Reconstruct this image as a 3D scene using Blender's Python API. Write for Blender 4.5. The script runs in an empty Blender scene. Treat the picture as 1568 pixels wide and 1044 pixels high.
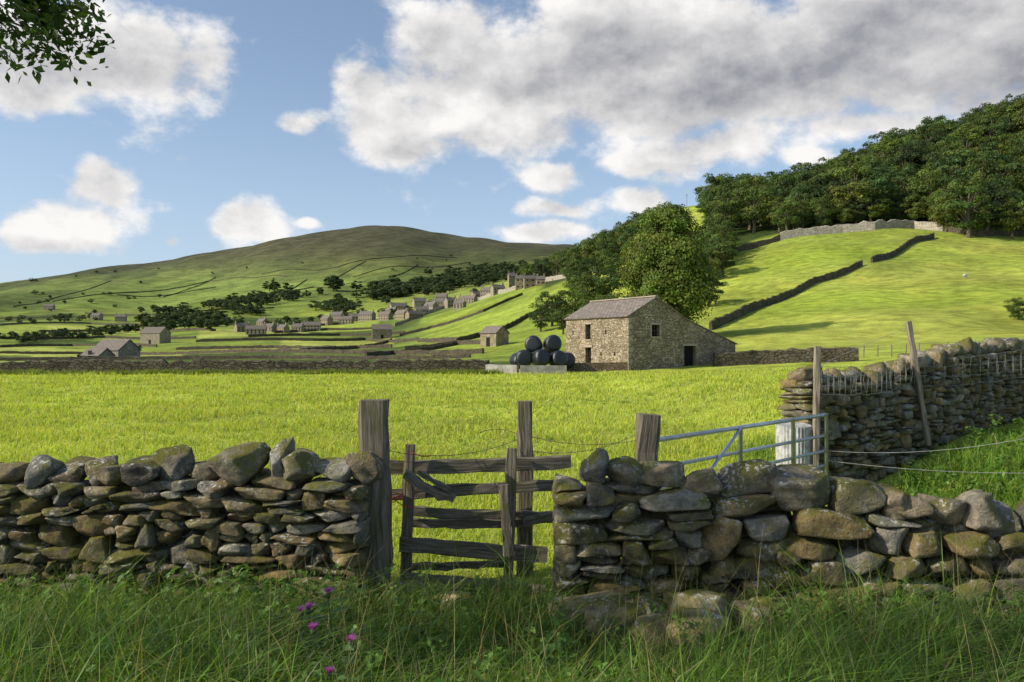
import bpy, math, random
import numpy as np
from mathutils import Vector
rng=np.random.default_rng(7); random.seed(7)
F=1220.0; CX=784.0; HY=530.0; EYE=2.35
scene=bpy.context.scene
scene.view_settings.view_transform='Standard'
try: scene.view_settings.look='None'
except: pass
def S(x): 
    x=np.clip(x,0,1); return x*x*(3-2*x)
# ------------------------------------------------------------------ nodes
def nd(nt,t,ins=None,**props):
    n=nt.nodes.new(t)
    for k,v in props.items(): setattr(n,k,v)
    for k,v in (ins or {}).items():
        s=n.inputs[k]
        if isinstance(v,bpy.types.NodeSocket): nt.links.new(v,s)
        else: s.default_value=v
    return n
def M(nt,op,a,b=0.0,clamp=False):
    return nd(nt,'ShaderNodeMath',{0:a,1:b},operation=op,use_clamp=clamp).outputs[0]
def VM(nt,op,a,b=None):
    i={0:a}
    if b is not None: i[1]=b
    n=nd(nt,'ShaderNodeVectorMath',i,operation=op)
    return n
def mixc(nt,f,a,b,blend='MIX'):
    def c(v): return v if isinstance(v,bpy.types.NodeSocket) else (*v,1.0)[:4]
    n=nd(nt,'ShaderNodeMix',None,data_type='RGBA',blend_type=blend)
    for k,v in ((0,f),(6,c(a)),(7,c(b))):
        if isinstance(v,bpy.types.NodeSocket): nt.links.new(v,n.inputs[k])
        else: n.inputs[k].default_value=v
    return n.outputs[2]
def rampv(nt,v,a,b,c=0.0,d=1.0,smooth=True):
    n=nd(nt,'ShaderNodeMapRange',{0:v,1:a,2:b,3:c,4:d},interpolation_type='SMOOTHSTEP' if smooth else 'LINEAR',clamp=True)
    return n.outputs[0]
def noise(nt,vec,scale,detail=4,rough=0.55,out=0):
    return nd(nt,'ShaderNodeTexNoise',{'Vector':vec,'Scale':scale,'Detail':detail,'Roughness':rough}).outputs[out]
def newmat(name):
    m=bpy.data.materials.new(name); m.use_nodes=True
    nt=m.node_tree; nt.nodes.clear()
    out=nt.nodes.new('ShaderNodeOutputMaterial')
    tc=nt.nodes.new('ShaderNodeTexCoord').outputs['Object']
    return m,nt,out,tc
def principled(nt,out,col,rough=0.9,bump=None,bstr=0.5,bdist=0.02,metal=0.0,spec=0.2):
    p=nd(nt,'ShaderNodeBsdfPrincipled',{'Roughness':rough,'Metallic':metal,'Specular IOR Level':spec})
    if isinstance(col,bpy.types.NodeSocket): nt.links.new(col,p.inputs['Base Color'])
    else: p.inputs['Base Color'].default_value=(*col,1)
    if bump is not None:
        b=nd(nt,'ShaderNodeBump',{'Strength':bstr,'Distance':bdist,'Height':bump})
        nt.links.new(b.outputs[0],p.inputs['Normal'])
    nt.links.new(p.outputs[0],out.inputs[0]); return p
def attr(nt,name='tint'):
    return nd(nt,'ShaderNodeAttribute',None,attribute_name=name)
def mat_stone(name,moss=0.6,sc=1.0,lich=0.5):
    m,nt,out,tc=newmat(name)
    t=attr(nt).outputs['Color']
    n1=noise(nt,tc,9*sc,6,0.65); n2=noise(nt,tc,45*sc,5,0.7); n3=noise(nt,tc,3.1*sc,4,0.6)
    c=mixc(nt,1.0,t,nd(nt,'ShaderNodeCombineColor',{0:rampv(nt,n1,0.3,0.7,0.5,1.4),1:rampv(nt,n1,0.3,0.7,0.52,1.34),2:rampv(nt,n1,0.3,0.7,0.55,1.25)}).outputs[0],'MULTIPLY')
    c=mixc(nt,rampv(nt,n2,0.52,0.76,0,0.65),c,(0.045,0.04,0.028))
    nz=nd(nt,'ShaderNodeSeparateXYZ',{0:nt.nodes.new('ShaderNodeNewGeometry').outputs['Normal']}).outputs[2]
    up=rampv(nt,nz,-0.35,0.9)
    mf=M(nt,'MULTIPLY',rampv(nt,M(nt,'ADD',n3,M(nt,'MULTIPLY',n1,0.4)),0.60,0.82),M(nt,'MULTIPLY',M(nt,'ADD',up,0.45),moss),True)
    c=mixc(nt,mf,c,(0.14,0.135,0.03))
    ln=noise(nt,tc,26*sc,4,0.6); ln2=noise(nt,tc,4*sc,2,0.5)
    lf=M(nt,'MULTIPLY',rampv(nt,ln,0.53,0.60),M(nt,'MULTIPLY',rampv(nt,ln2,0.46,0.58),M(nt,'MULTIPLY',M(nt,'ADD',up,0.25),lich)),True)
    c=mixc(nt,lf,c,(0.50,0.49,0.43))
    h=M(nt,'ADD',M(nt,'MULTIPLY',n1,1.0),M(nt,'MULTIPLY',n2,0.45))
    principled(nt,out,c,0.92,h,1.0,0.055/sc,spec=0.15); return m
def mat_rubble(name,c1,c2,mortar,sx=2.6,sy=6.0,use='uvm'):
    m,nt,out,tc=newmat(name)
    v=attr(nt,'uvm').outputs['Vector'] if use=='uvm' else tc
    w=VM(nt,'ADD',v,VM(nt,'MULTIPLY',noise(nt,v,2.0,3,out=1),(0.25,0.12,0)).outputs[0]).outputs[0]
    w=VM(nt,'MULTIPLY',w,(sx,sy,sx)).outputs[0]
    vo=nd(nt,'ShaderNodeTexVoronoi',{'Vector':w,'Scale':1.0})
    ve=nd(nt,'ShaderNodeTexVoronoi',{'Vector':w,'Scale':1.0},feature='DISTANCE_TO_EDGE')
    r=nd(nt,'ShaderNodeSeparateColor',{0:vo.outputs['Color']}).outputs[0]
    c=mixc(nt,r,c1,c2)
    n=noise(nt,v,0.6,4,0.6); n2=noise(nt,v,14,4,0.7)
    c=mixc(nt,1.0,c,nd(nt,'ShaderNodeCombineColor',{0:rampv(nt,n,0.3,0.7,0.7,1.15),1:rampv(nt,n,0.3,0.7,0.7,1.15),2:rampv(nt,n,0.3,0.7,0.65,1.15)}).outputs[0],'MULTIPLY')
    c=mixc(nt,rampv(nt,n2,0.5,0.75,0,0.4),c,(0.09,0.075,0.055))
    e=rampv(nt,ve.outputs['Distance'],0.0,0.12)
    c=mixc(nt,e,mortar,c)
    principled(nt,out,c,0.95,M(nt,'ADD',e,M(nt,'MULTIPLY',r,0.4)),0.8,0.06,spec=0.1); return m
def mat_slate(name,c1,c2):
    m,nt,out,tc=newmat(name)
    v=attr(nt,'uvm').outputs['Vector']
    b=nd(nt,'ShaderNodeTexBrick',{'Vector':VM(nt,'ADD',v,VM(nt,'MULTIPLY',noise(nt,v,1.5,2,out=1),(0.1,0.06,0)).outputs[0]).outputs[0],'Color1':(*c1,1),'Color2':(*c2,1),'Mortar':(0.04,0.035,0.03,1),'Scale':1.0,'Mortar Size':0.02,'Brick Width':0.55,'Row Height':0.33})
    n=noise(nt,v,1.3,5,0.65)
    c=mixc(nt,rampv(nt,n,0.45,0.7,0,0.6),b.outputs[0],(0.15,0.135,0.085))
    n2=noise(nt,v,7,4,0.7); c=mixc(nt,rampv(nt,n2,0.50,0.70,0,0.6),c,(0.08,0.07,0.06))
    principled(nt,out,c,0.85,M(nt,'SUBTRACT',1.0,b.outputs['Fac']),0.9,0.07); return m
def mat_leaf(name,trans=0.35,rough=0.6):
    m,nt,out,tc=newmat(name)
    c=attr(nt).outputs['Color']
    p=nd(nt,'ShaderNodeBsdfPrincipled',{'Base Color':c,'Roughness':rough,'Specular IOR Level':0.25})
    c2=mixc(nt,1.0,c,(1.25,1.25,0.6),'MULTIPLY')
    t=nd(nt,'ShaderNodeBsdfTranslucent',{'Color':c2})
    mx=nd(nt,'ShaderNodeMixShader',{0:trans,1:p.outputs[0],2:t.outputs[0]})
    nt.links.new(mx.outputs[0],out.inputs[0]); return m
def mat_wood(name,c1,c2,moss=0.4):
    m,nt,out,tc=newmat(name)
    v=attr(nt,'uvm').outputs['Vector']
    g=noise(nt,VM(nt,'MULTIPLY',v,(3,45,45)).outputs[0],1.0,5,0.6)
    g2=noise(nt,tc,5,4,0.6)
    c=mixc(nt,rampv(nt,g,0.3,0.7),c1,c2)
    c=mixc(nt,rampv(nt,g2,0.46,0.68,0,moss),c,(0.12,0.125,0.045))
    principled(nt,out,c,0.9,g,0.9,0.015,spec=0.15); return m
def mat_plain(name,col,rough=0.6,metal=0.0,var=0.25,sc=8.0,spec=0.3):
    m,nt,out,tc=newmat(name)
    n=noise(nt,tc,sc,4,0.6)
    c=mixc(nt,rampv(nt,n,0.3,0.7),tuple(x*(1-var) for x in col),tuple(min(1,x*(1+var)) for x in col))
    principled(nt,out,c,rough,n,0.2,0.01,metal,spec); return m
# ------------------------------------------------------------------ mesh building
def link(o,parent=None):
    scene.collection.objects.link(o)
    if parent: o.parent=parent
    return o
def empty(name,loc=(0,0,0),rot=0.0):
    e=bpy.data.objects.new(name,None); e.location=loc; e.rotation_euler=(0,0,rot); e.empty_display_size=0.3
    return link(e)
def mkmesh(name,parts,mats,smooth=False):
    V=[];T=[];U=[];L=[];C=[];MI=[];off=0
    for p in parts:
        v=np.asarray(p['v'],float).reshape(-1,3); n=len(v); V.append(v)
        t=np.asarray(p.get('t',(0.5,0.5,0.5)),float); T.append(np.broadcast_to(t,(n,3)))
        u=p.get('u'); 
        if u is None: U.append(v)
        else: U.append(np.asarray(u,float))
        for f in p['f']:
            f=np.asarray(f,int)
            if len(f)==0: continue
            L.append((f+off).ravel()); C.append(np.full(len(f),f.shape[1])); 
            MI.append(np.full(len(f),p.get('m',0)))
        off+=n
    V=np.concatenate(V);T=np.concatenate(T);U=np.concatenate(U);L=np.concatenate(L);C=np.concatenate(C);MI=np.concatenate(MI)
    me=bpy.data.meshes.new(name)
    me.vertices.add(len(V)); me.vertices.foreach_set('co',V.astype(np.float32).ravel())
    me.loops.add(len(L)); me.loops.foreach_set('vertex_index',L.astype(np.int32))
    me.polygons.add(len(C)); st=np.concatenate([[0],np.cumsum(C)[:-1]]).astype(np.int32)
    me.polygons.foreach_set('loop_start',st)
    for m in mats: me.materials.append(m)
    me.polygons.foreach_set('material_index',MI.astype(np.int32))
    me.polygons.foreach_set('use_smooth',np.full(len(C),bool(smooth)))
    me.update(calc_edges=True)
    a=me.attributes.new('tint','FLOAT_COLOR','POINT'); a.data.foreach_set('color',np.concatenate([T,np.ones((len(T),1))],1).astype(np.float32).ravel())
    a=me.attributes.new('uvm','FLOAT_VECTOR','POINT'); a.data.foreach_set('vector',U.astype(np.float32).ravel())
    return me
def build(name,parts,mats,smooth=False,parent=None):
    return link(bpy.data.objects.new(name,mkmesh(name,parts,mats,smooth)),parent)
def quad(a,b,c,d,m=0,t=(0.5,0.5,0.5)):
    P=np.array([a,b,c,d],float); e=P[1]-P[0]; lu=np.linalg.norm(e); e=e/max(lu,1e-6)
    n=np.cross(e,P[3]-P[0]); n/=max(np.linalg.norm(n),1e-9); g=np.cross(n,e)
    base=P[0]
    U=np.stack([(P-base)@e+base@np.abs(e)*1.0,(P-base)@g+base[2],np.zeros(4)],1)
    return dict(v=P,f=[[[0,1,2,3]]],m=m,t=t,u=U)
def tube(pts,rad,n=7,m=0,t=(0.5,0.5,0.5)):
    pts=np.asarray(pts,float); k=len(pts); rad=np.broadcast_to(np.asarray(rad,float),(k,))
    tan=np.gradient(pts,axis=0); tan/=np.linalg.norm(tan,axis=1,keepdims=True)+1e-9
    ref=np.array([0.13,0.2,1.0]) if abs(tan[0][2])<0.8 else np.array([1.0,0.1,0.1])
    a=np.cross(tan,ref); a/=np.linalg.norm(a,axis=1,keepdims=True); b=np.cross(tan,a)
    th=np.arange(n)/n*2*math.pi
    V=pts[:,None]+rad[:,None,None]*(np.cos(th)[None,:,None]*a[:,None]+np.sin(th)[None,:,None]*b[:,None])
    i=np.arange(k-1)[:,None]*n; j=np.arange(n)[None]; j2=(j+1)%n
    q=np.stack([i+j,i+j2,i+n+j2,i+n+j],-1).reshape(-1,4)
    L=np.concatenate([[0],np.cumsum(np.linalg.norm(np.diff(pts,axis=0),axis=1))])
    U=np.stack(np.broadcast_arrays(L[:,None],(th*rad[0])[None],0*L[:,None]),-1).reshape(-1,3)
    cap=[list(range(n)),list(range((k-1)*n,k*n))]
    return dict(v=V.reshape(-1,3),f=[q,cap],m=m,t=t,u=U)
def beam(p0,p1,w,h,seg=8,jit=0.006,m=0,taper=1.0,bow=0.0):
    """rough sawn timber between two points"""
    p0=np.array(p0,float);p1=np.array(p1,float);d=p1-p0;L=np.linalg.norm(d);d/=L
    ref=np.array([0,1.0,0]) if abs(d[1])<0.9 else np.array([1.0,0,0])
    a=np.cross(d,ref);a/=np.linalg.norm(a);b=np.cross(a,d)
    prof=np.array([(-.5,-.38),(-.38,-.5),(.38,-.5),(.5,-.38),(.5,.38),(.38,.5),(-.38,.5),(-.5,.38)])
    V=[];U=[]
    for i in range(seg+1):
        t=i/seg;s=1+(taper-1)*t
        c=p0+d*L*t+a*bow*math.sin(t*math.pi)
        jj=rng.normal(0,jit,(8,2))
        for (x,y),(jx,jy) in zip(prof,jj):
            V.append(c+a*(x*w*s+jx)+b*(y*h*s+jy)); U.append((L*t,x*w+p0[0]*3,y*h+p0[2]))
    q=[[i*8+j,i*8+(j+1)%8,i*8+8+(j+1)%8,i*8+8+j] for i in range(seg) for j in range(8)]
    return dict(v=np.array(V),f=[q,[list(range(8)),list(range(seg*8,seg*8+8))]],m=m,u=np.array(U))
def box(c,s,m=0,t=(0.5,0.5,0.5)):
    x,y,z=c;a,b,h=s[0]/2,s[1]/2,s[2]/2
    P=[(x-a,y-b,z-h),(x+a,y-b,z-h),(x+a,y+b,z-h),(x-a,y+b,z-h),(x-a,y-b,z+h),(x+a,y-b,z+h),(x+a,y+b,z+h),(x-a,y+b,z+h)]
    r=[]
    for i,j in ((0,1),(1,2),(2,3),(3,0)): r.append(quad(P[i],P[j],P[j+4],P[i+4],m,t))
    r.append(quad(P[4],P[5],P[6],P[7],m,t)); r.append(quad(P[0],P[3],P[2],P[1],m,t)); return r
# ------------------------------------------------------------------ terrain height
D=np.array([70,110,180,300,450,700,1100,1700,2600,5000.])
TAB={ # bearing station : height readings at the distances in D
 -1500:[571,561,552,541,528,512,494,470,445,480],
 0:[571,561,552,541,527,510,490,462,434,470],
 150:[571,561,552,541,527,509,488,455,411,440],
 330:[571,561,552,541,526,507,484,446,381,420],
 450:[571,561,552,541,525,505,480,438,362,400],
 530:[571,561,552,540,524,502,476,432,343,380],
 600:[571,561,551,538,518,496,472,428,340,375],
 650:[571,561,550,531,505,484,462,424,345,380],
 700:[571,560,548,520,488,472,455,418,361,385],
 760:[571,559,542,505,462,452,440,408,369,385],
 850:[571,557,531,482,434,424,412,394,373,390],
 910:[571,554,521,460,412,398,402,396,376,390],
 1000:[571,548,503,430,362,326,350,370,380,390],
 1100:[570,536,470,384,325,312,340,370,390,400],
 1200:[568,526,452,360,326,322,336,370,390,400],
 1300:[564,520,441,349,290,286,310,350,390,400],
 1350:[562,516,437,346,262,260,290,350,390,400],
 1450:[558,510,431,344,238,236,280,350,390,400],
 1568:[552,505,424,352,206,200,270,340,390,400],
 2400:[540,480,390,280,130,120,200,300,390,400]}
ks=sorted(TAB); 
gx=np.arange(-1500,2401,10.0); gl=np.linspace(math.log(30),math.log(5200),320)
G=np.zeros((len(gx),len(gl)))
cols=np.array([[EYE+(HY-p)/F*d for p,d in zip(TAB[k],D)] for k in ks]); cols[:8,0]=0
for j,l in enumerate(gl):
    d=math.exp(l)
    zc=np.array([np.interp(d,np.concatenate([[25],D]),np.concatenate([[c[0]],c])) for c in cols])
    G[:,j]=np.interp(gx,ks,zc)
def blur(A,s,ax):
    r=int(s*3);k=np.exp(-0.5*(np.arange(-r,r+1)/s)**2);k/=k.sum()
    P=np.pad(A,[(r,r) if a==ax else (0,0) for a in (0,1)],mode='edge')
    return np.apply_along_axis(lambda v:np.convolve(v,k,'valid'),ax,P)
G=blur(blur(G,2.2,0),2.6,1)
def hgt(x,y):
    x=np.asarray(x,float);y=np.asarray(y,float)
    u=x/np.maximum(y,6); fx=np.clip((CX+F*u-gx[0])/10,0,len(gx)-1.001)
    fl=np.clip((np.log(np.maximum(y,30))-gl[0])/(gl[1]-gl[0]),0,len(gl)-1.001)
    i=fx.astype(int);j=fl.astype(int);a=fx-i;b=fl-j
    z=(G[i,j]*(1-a)*(1-b)+G[i+1,j]*a*(1-b)+G[i,j+1]*(1-a)*b+G[i+1,j+1]*a*b)
    near=0.5*S((7.2-y)/4.5)+0.72*S((x-4.8)/4.5)*S((y-8)/5)
    w=S((y-28)/45)
    amp=np.clip((y-60)/400,0,1)*S((2600-y)/1200)
    und=amp*(1.6*np.sin(x*0.031+y*0.013)+1.2*np.sin(x*0.017-y*0.021+1.3))+0.03*np.sin(x*1.3+y*0.7)+0.03*np.sin(x*0.5-y*0.9)
    hb=S((y-85)/40)*S((600-y)/150)*S((CX+F*u-900)/120)
    und=und+hb*(0.38*np.sin(y*0.16+1.5*np.sin(x*0.05))+0.3*np.sin(x*0.21+1.3*np.sin(y*0.06)))
    mh=S((y-1000)/500)*S((3000-y)/500)
    und=und+mh*(5*np.sin(x*0.009+2*np.sin(y*0.003))+3.5*np.sin(x*0.021+y*0.004)+2.2*np.sin(x*0.045-y*0.01))
    return near*(1-w)+z*w+und
def sight(px,py,y0=30):
    y=np.geomspace(y0,4500,4000); x=(px-CX)/F*y
    k=np.where(EYE+(HY-py)/F*y<=hgt(x,y))[0]
    i=k[0] if len(k) else len(y)-1
    return np.array([x[i],y[i],float(hgt(x[i],y[i]))])
def at(px,py,d): return np.array([(px-CX)/F*d,d,EYE+(HY-py)/F*d])
def vn(x,y,s):
    return (np.sin(x*s+1.7*np.sin(y*s*0.7))+np.sin(y*s*1.3+1.9*np.sin(x*s*0.6+2)) )*0.25+0.5
# ------------------------------------------------------------------ ground sheet
ys=np.concatenate([np.linspace(-8,10,50),np.geomspace(10.3,5200,430)])
ss=np.linspace(-1,1,441)
Y,Sx=np.meshgrid(ys,ss,indexing='ij'); X=Sx*(16+1.15*np.maximum(Y,0))
Z=hgt(X,Y)
PX=CX+F*X/np.maximum(Y,6)
def lerp(a,b,t): t=t[...,None]; return a*(1-t)+b*t
A=lambda *c:np.array(c,float)
col=np.broadcast_to(A(0.42,0.49,0.075),X.shape+(3,)).copy()
# verge
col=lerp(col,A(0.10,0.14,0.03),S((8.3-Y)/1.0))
# field mottling
col*= (0.85+0.3*vn(X,Y,0.35))[...,None]
# valley fields, palette darkened to carry the valley's shadows
strip=np.floor(np.log(np.maximum(Y,1))*5.2+0.25*np.sin(PX*0.004)); blk=np.floor(PX/170+strip*0.37)
hsh=np.mod(np.sin(strip*12.9+blk*78.2)*43758.5,1)
pal=np.array([A(0.30,0.36,0.06),A(0.14,0.19,0.04),A(0.38,0.42,0.09),A(0.085,0.12,0.03),A(0.22,0.28,0.05)])
vcol=pal[(hsh*4.99).astype(int)]
vm=S((Y-78)/12)*S((930-PX)/60)
col=lerp(col,vcol,vm)
# hillside
hm=S((Y-78)/20)*S((PX-880)/80)
hc=lerp(np.broadcast_to(A(0.29,0.37,0.045),X.shape+(3,)),A(0.38,0.41,0.075),vn(X,Y,0.06))
col=lerp(col,hc,hm)
spur=S((PX-620)/60)*S((Y-110)/60)*S((700-Y)/100)*S((930-PX)/40); col=lerp(col,A(0.27,0.34,0.05),spur)
# woodland floor
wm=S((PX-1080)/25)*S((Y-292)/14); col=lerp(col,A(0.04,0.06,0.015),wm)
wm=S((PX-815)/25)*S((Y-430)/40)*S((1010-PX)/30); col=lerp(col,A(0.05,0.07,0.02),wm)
# moor, dark albedo standing in for cloud shadow
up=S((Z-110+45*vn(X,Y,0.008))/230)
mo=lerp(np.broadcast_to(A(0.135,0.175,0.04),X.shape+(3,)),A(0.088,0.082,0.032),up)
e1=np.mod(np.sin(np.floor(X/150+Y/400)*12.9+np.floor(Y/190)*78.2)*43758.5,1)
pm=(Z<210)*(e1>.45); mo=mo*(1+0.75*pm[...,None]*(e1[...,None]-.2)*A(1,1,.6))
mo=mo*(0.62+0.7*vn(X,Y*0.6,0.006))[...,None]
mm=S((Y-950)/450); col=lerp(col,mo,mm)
col=lerp(col,A(0.13,0.17,0.2),0.15*S((Y-900)/2500))  # bluish distance haze mixed into the vertex colour
nr,nc=X.shape; idx=np.arange(nr*nc).reshape(nr,nc)
gf=np.stack([idx[:-1,:-1],idx[:-1,1:],idx[1:,1:],idx[1:,:-1]],-1).reshape(-1,4)
m,nt,out,tc=newmat('grass_ground')
t=attr(nt).outputs['Color']
n1=noise(nt,tc,0.35,5,0.65); n2=noise(nt,tc,6.0,5,0.7); n3=noise(nt,tc,0.03,6,0.65)
f=M(nt,'MULTIPLY',M(nt,'MULTIPLY',rampv(nt,n1,0.25,0.75,0.6,1.35),rampv(nt,n2,0.25,0.75,0.7,1.3)),rampv(nt,n3,0.3,0.7,0.7,1.3))
cc=mixc(nt,1.0,t,nd(nt,'ShaderNodeCombineColor',{0:f,1:f,2:f}).outputs[0],'MULTIPLY')
cc=mixc(nt,rampv(nt,noise(nt,tc,0.12,6,0.7),0.5,0.72,0,0.6),cc,mixc(nt,1.0,cc,(1.2,0.95,0.9),'MULTIPLY'))
cc=mixc(nt,rampv(nt,noise(nt,tc,0.011,8,0.72),0.48,0.62,0,0.55),cc,mixc(nt,1.0,cc,(0.62,0.7,0.75),'MULTIPLY'))
principled(nt,out,cc,0.95,M(nt,'ADD',n2,n1),0.9,0.22,spec=0.05)
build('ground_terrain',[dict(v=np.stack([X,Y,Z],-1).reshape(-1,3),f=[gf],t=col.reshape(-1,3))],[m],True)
# ------------------------------------------------------------------ stones
def cubesphere(n):
    V=[];Fs=[];g=np.linspace(-1,1,n+1); g=np.sin(g*math.pi/2*0.82)/math.sin(math.pi/2*0.82)
    for ax in range(3):
        for sg in (-1,1):
            a,b=np.meshgrid(g,g,indexing='ij'); P=np.zeros((n+1,n+1,3)); P[...,ax]=sg; P[...,(ax+1)%3]=a; P[...,(ax+2)%3]=b*sg
            o=sum(len(v) for v in V); V.append(P.reshape(-1,3)); id=np.arange((n+1)**2).reshape(n+1,n+1)+o
            Fs.append(np.stack([id[:-1,:-1],id[1:,:-1],id[1:,1:],id[:-1,1:]],-1).reshape(-1,4))
    V=np.concatenate(V);Fs=np.concatenate(Fs)
    r,inv=np.unique(np.round(V,4),axis=0,return_inverse=True)
    return r,inv.ravel()[Fs]
def rockvariants(n,count,p=7.0,round_=False,seed=0):
    r=np.random.default_rng(seed);B,Fq=cubesphere(n);out=[]
    for k in range(count):
        pw=p*r.uniform(0.9,1.8) if not round_ else r.uniform(2.8,5)
        V=B/((np.abs(B)**pw).sum(1)**(1/pw))[:,None]
        for c in range(12):
            nn=r.normal(size=3); 
            if not round_: nn*=np.array([1.2,0.8,0.8])
            nn/=np.linalg.norm(nn); dd=r.uniform(0.76,1.02) if round_ else r.uniform(0.86,1.18)
            e=np.maximum(V@nn-dd,0); V=V-e[:,None]*nn*0.98
        for o in range(4):
            k1=r.normal(size=3)*2.4*(o+1); ph=r.uniform(0,6.28); V=V+(np.sin(V@k1+ph)*0.035/(o*0.7+1))[:,None]*V
        V[:,0]*=1+0.12*V[:,2]*r.normal(); V[:,2]*=1+0.14*V[:,0]*r.normal()
        out.append(V)
    return out,Fq
RK_F,FQ=rockvariants(11,30,9,False,1); RK_R,_=rockvariants(11,16,3,True,2)
RL_F,FQL=rockvariants(5,14,8,False,3); RL_R,_=rockvariants(5,8,3,True,4)
TINTS=[A(.31,.235,.125),A(.24,.195,.115),A(.33,.24,.115),A(.26,.24,.195),A(.14,.12,.085),A(.30,.255,.175),A(.215,.185,.115),A(.34,.315,.25),A(.27,.205,.11),A(.20,.175,.12),A(.23,.22,.18)]
def stone(c,dim,ang,low=False,rnd=False,jit=0.06,tint=None,tilt=0.0):
    L=(RL_R if rnd else RL_F) if low else (RK_R if rnd else RK_F)
    V=L[rng.integers(len(L))].copy()
    if rng.random()<0.5: V[:,0]*=-1
    if rng.random()<0.5: V[:,2]*=-1
    V=V*np.array(dim)/2
    rx,ry,rz=rng.normal(0,jit,3)*(1.7 if rnd else 1.0); rz+=ang; ry-=tilt
    def R(a,ax):
        c_,s_=math.cos(a),math.sin(a)
        return {0:np.array([[1,0,0],[0,c_,-s_],[0,s_,c_]]),1:np.array([[c_,0,s_],[0,1,0],[-s_,0,c_]]),2:np.array([[c_,-s_,0],[s_,c_,0],[0,0,1]])}[ax]
    V=V@(R(rz,2)@R(ry,1)@R(rx,0)).T+np.array(c)
    t=(TINTS[rng.integers(len(TINTS))]*rng.uniform(0.7,1.25)) if tint is None else tint
    return dict(v=V,f=[FQL if low else FQ],t=t)
def stonewall(name,path,topf,basef,wr,hr,mat,thick=0.56,cope=(0.2,0.42,0.14,0.26),low=False,back=True,rndf=lambda s:0.1,tintmul=1.0,cr=0.4):
    path=np.array(path,float); seg=np.diff(path,axis=0); sl=np.linalg.norm(seg,axis=1); cum=np.concatenate([[0],np.cumsum(sl)]); L=cum[-1]
    def pos(s):
        s=min(max(s,0),L-1e-4); i=min(np.searchsorted(cum,s,side='right')-1,len(seg)-1); i=max(i,0); d=seg[i]/sl[i]; p=path[i]+d*(s-cum[i]); return p,d
    parts=[]; bw=0.02; nb=int(L/bw)
    sb=(np.arange(nb)+0.5)*bw
    base=np.array([basef(*pos(s)[0]) for s in sb]); top=np.array([topf(*pos(s)[0],s) for s in sb])
    finalH=None
    for side in ((1,-1) if back else (1,)):
        B=base-0.12+np.interp(sb,np.arange(0,L+1,.6),rng.uniform(-.05,.05,len(np.arange(0,L+1,.6))))
        for row in range(60):
            kn=np.arange(0,L+1.2,.7); rf=rng.random(); placed=0
            hrow=np.array([ (lambda a,b:a+(b-a)*(0.65*rf+0.35*rng.random()))(*hr(k)) for k in kn]); hrow=np.interp(sb,kn,hrow)
            s=0.0; Bn=B.copy()
            first=rng.uniform(.5,1)
            while s<L-0.04:
                a_,b_=wr(s); w=(a_+(b_-a_)*rng.random()**1.3)*(first if s==0 else 1); 
                if L-s-w<a_*.5: w=L-s
                i0=int(s/bw); i1=min(nb,max(i0+3,int((s+w)/bw)))
                if i0>=nb-1: break
                s+=w
                sl_=B[i0:i1]; bz=float(np.median(sl_)); hh=float(hrow[i0:i1].mean())*rng.uniform(.92,1.08); tp=float(top[i0:i1].mean())
                if bz>tp-0.03: continue
                placed+=1
                big=rng.random()<.11
                if big: hh*=1.9
                hh=min(hh,tp-bz+0.06)
                tilt=float(np.clip((sl_[-1]-sl_[0])/max(.08,w)*.5,-.08,.08))
                p,d=pos((i0+i1)/2*bw); nn=np.array([d[1],-d[0]])*side
                def put(z,h_,k=1.0):
                    q=p+nn*(thick/2-0.17+rng.normal(0,0.022))
                    parts.append(stone((q[0],q[1],z),((i1-i0)*bw*1.02*k,0.34+rng.uniform(-.03,.05),h_),math.atan2(d[1],d[0]),low,rng.random()<rndf(s),0.028,TINTS[rng.integers(len(TINTS))]*rng.uniform(0.6,1.25)*tintmul,tilt))
                if hh>0.11 and not big and rng.random()<.35 and rndf(s)<.3:
                    f=rng.uniform(.35,.65); put(bz+hh*f/2,hh*f*1.04); put(bz+hh*(f+(1-f)/2),hh*(1-f)*1.04)
                else: put(bz+hh/2,hh*1.05)
                Bn[i0:i1]=0.85*(bz+hh)+0.15*(sl_+hh)
            B=Bn
            if placed==0: break
        finalH=B.copy() if finalH is None else np.maximum(finalH,B)
    s=0.03
    while s<L-0.1:
        w=rng.uniform(cope[0],cope[1]); h=rng.uniform(cope[2],cope[3])*(0.6 if rng.random()<.25 else 1); i0=int(s/bw); i1=min(nb,int((s+w)/bw)+1)
        if i0>=nb: break
        p,d=pos(min(L,s+w/2)); z=np.median(finalH[i0:i1])
        t=TINTS[rng.integers(len(TINTS))]*rng.uniform(0.95,1.3)*tintmul; t=t*.7+.3*t.mean()
        parts.append(stone((p[0]+rng.normal(0,.03),p[1]+rng.normal(0,.04),z+h*0.44),(w*1.06,rng.uniform(0.32,0.5),h*1.08),math.atan2(d[1],d[0]),low,rng.random()<cr,0.15,t))
        s+=w*0.95
    for k in range(int(L/0.22)):
        s=0.25+k*0.22
        if s>L-0.2: break
        p,d=pos(s); b0=basef(*p)-0.1; t0=topf(*p,s)-0.1; n_=max(2,int((t0-b0)/0.2))
        for j in range(n_):
            parts.append(stone((p[0],p[1],b0+(j+0.5)*(t0-b0)/n_),(0.25,0.2,0.24),0,True,False,0.2,A(.07,.06,.04)))  # core stones, tinted dark, added to block light through the gaps
    return build(name,parts,[mat],True)
MST=mat_stone('mossy_gritstone',0.8,1.0,0.8)
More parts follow.
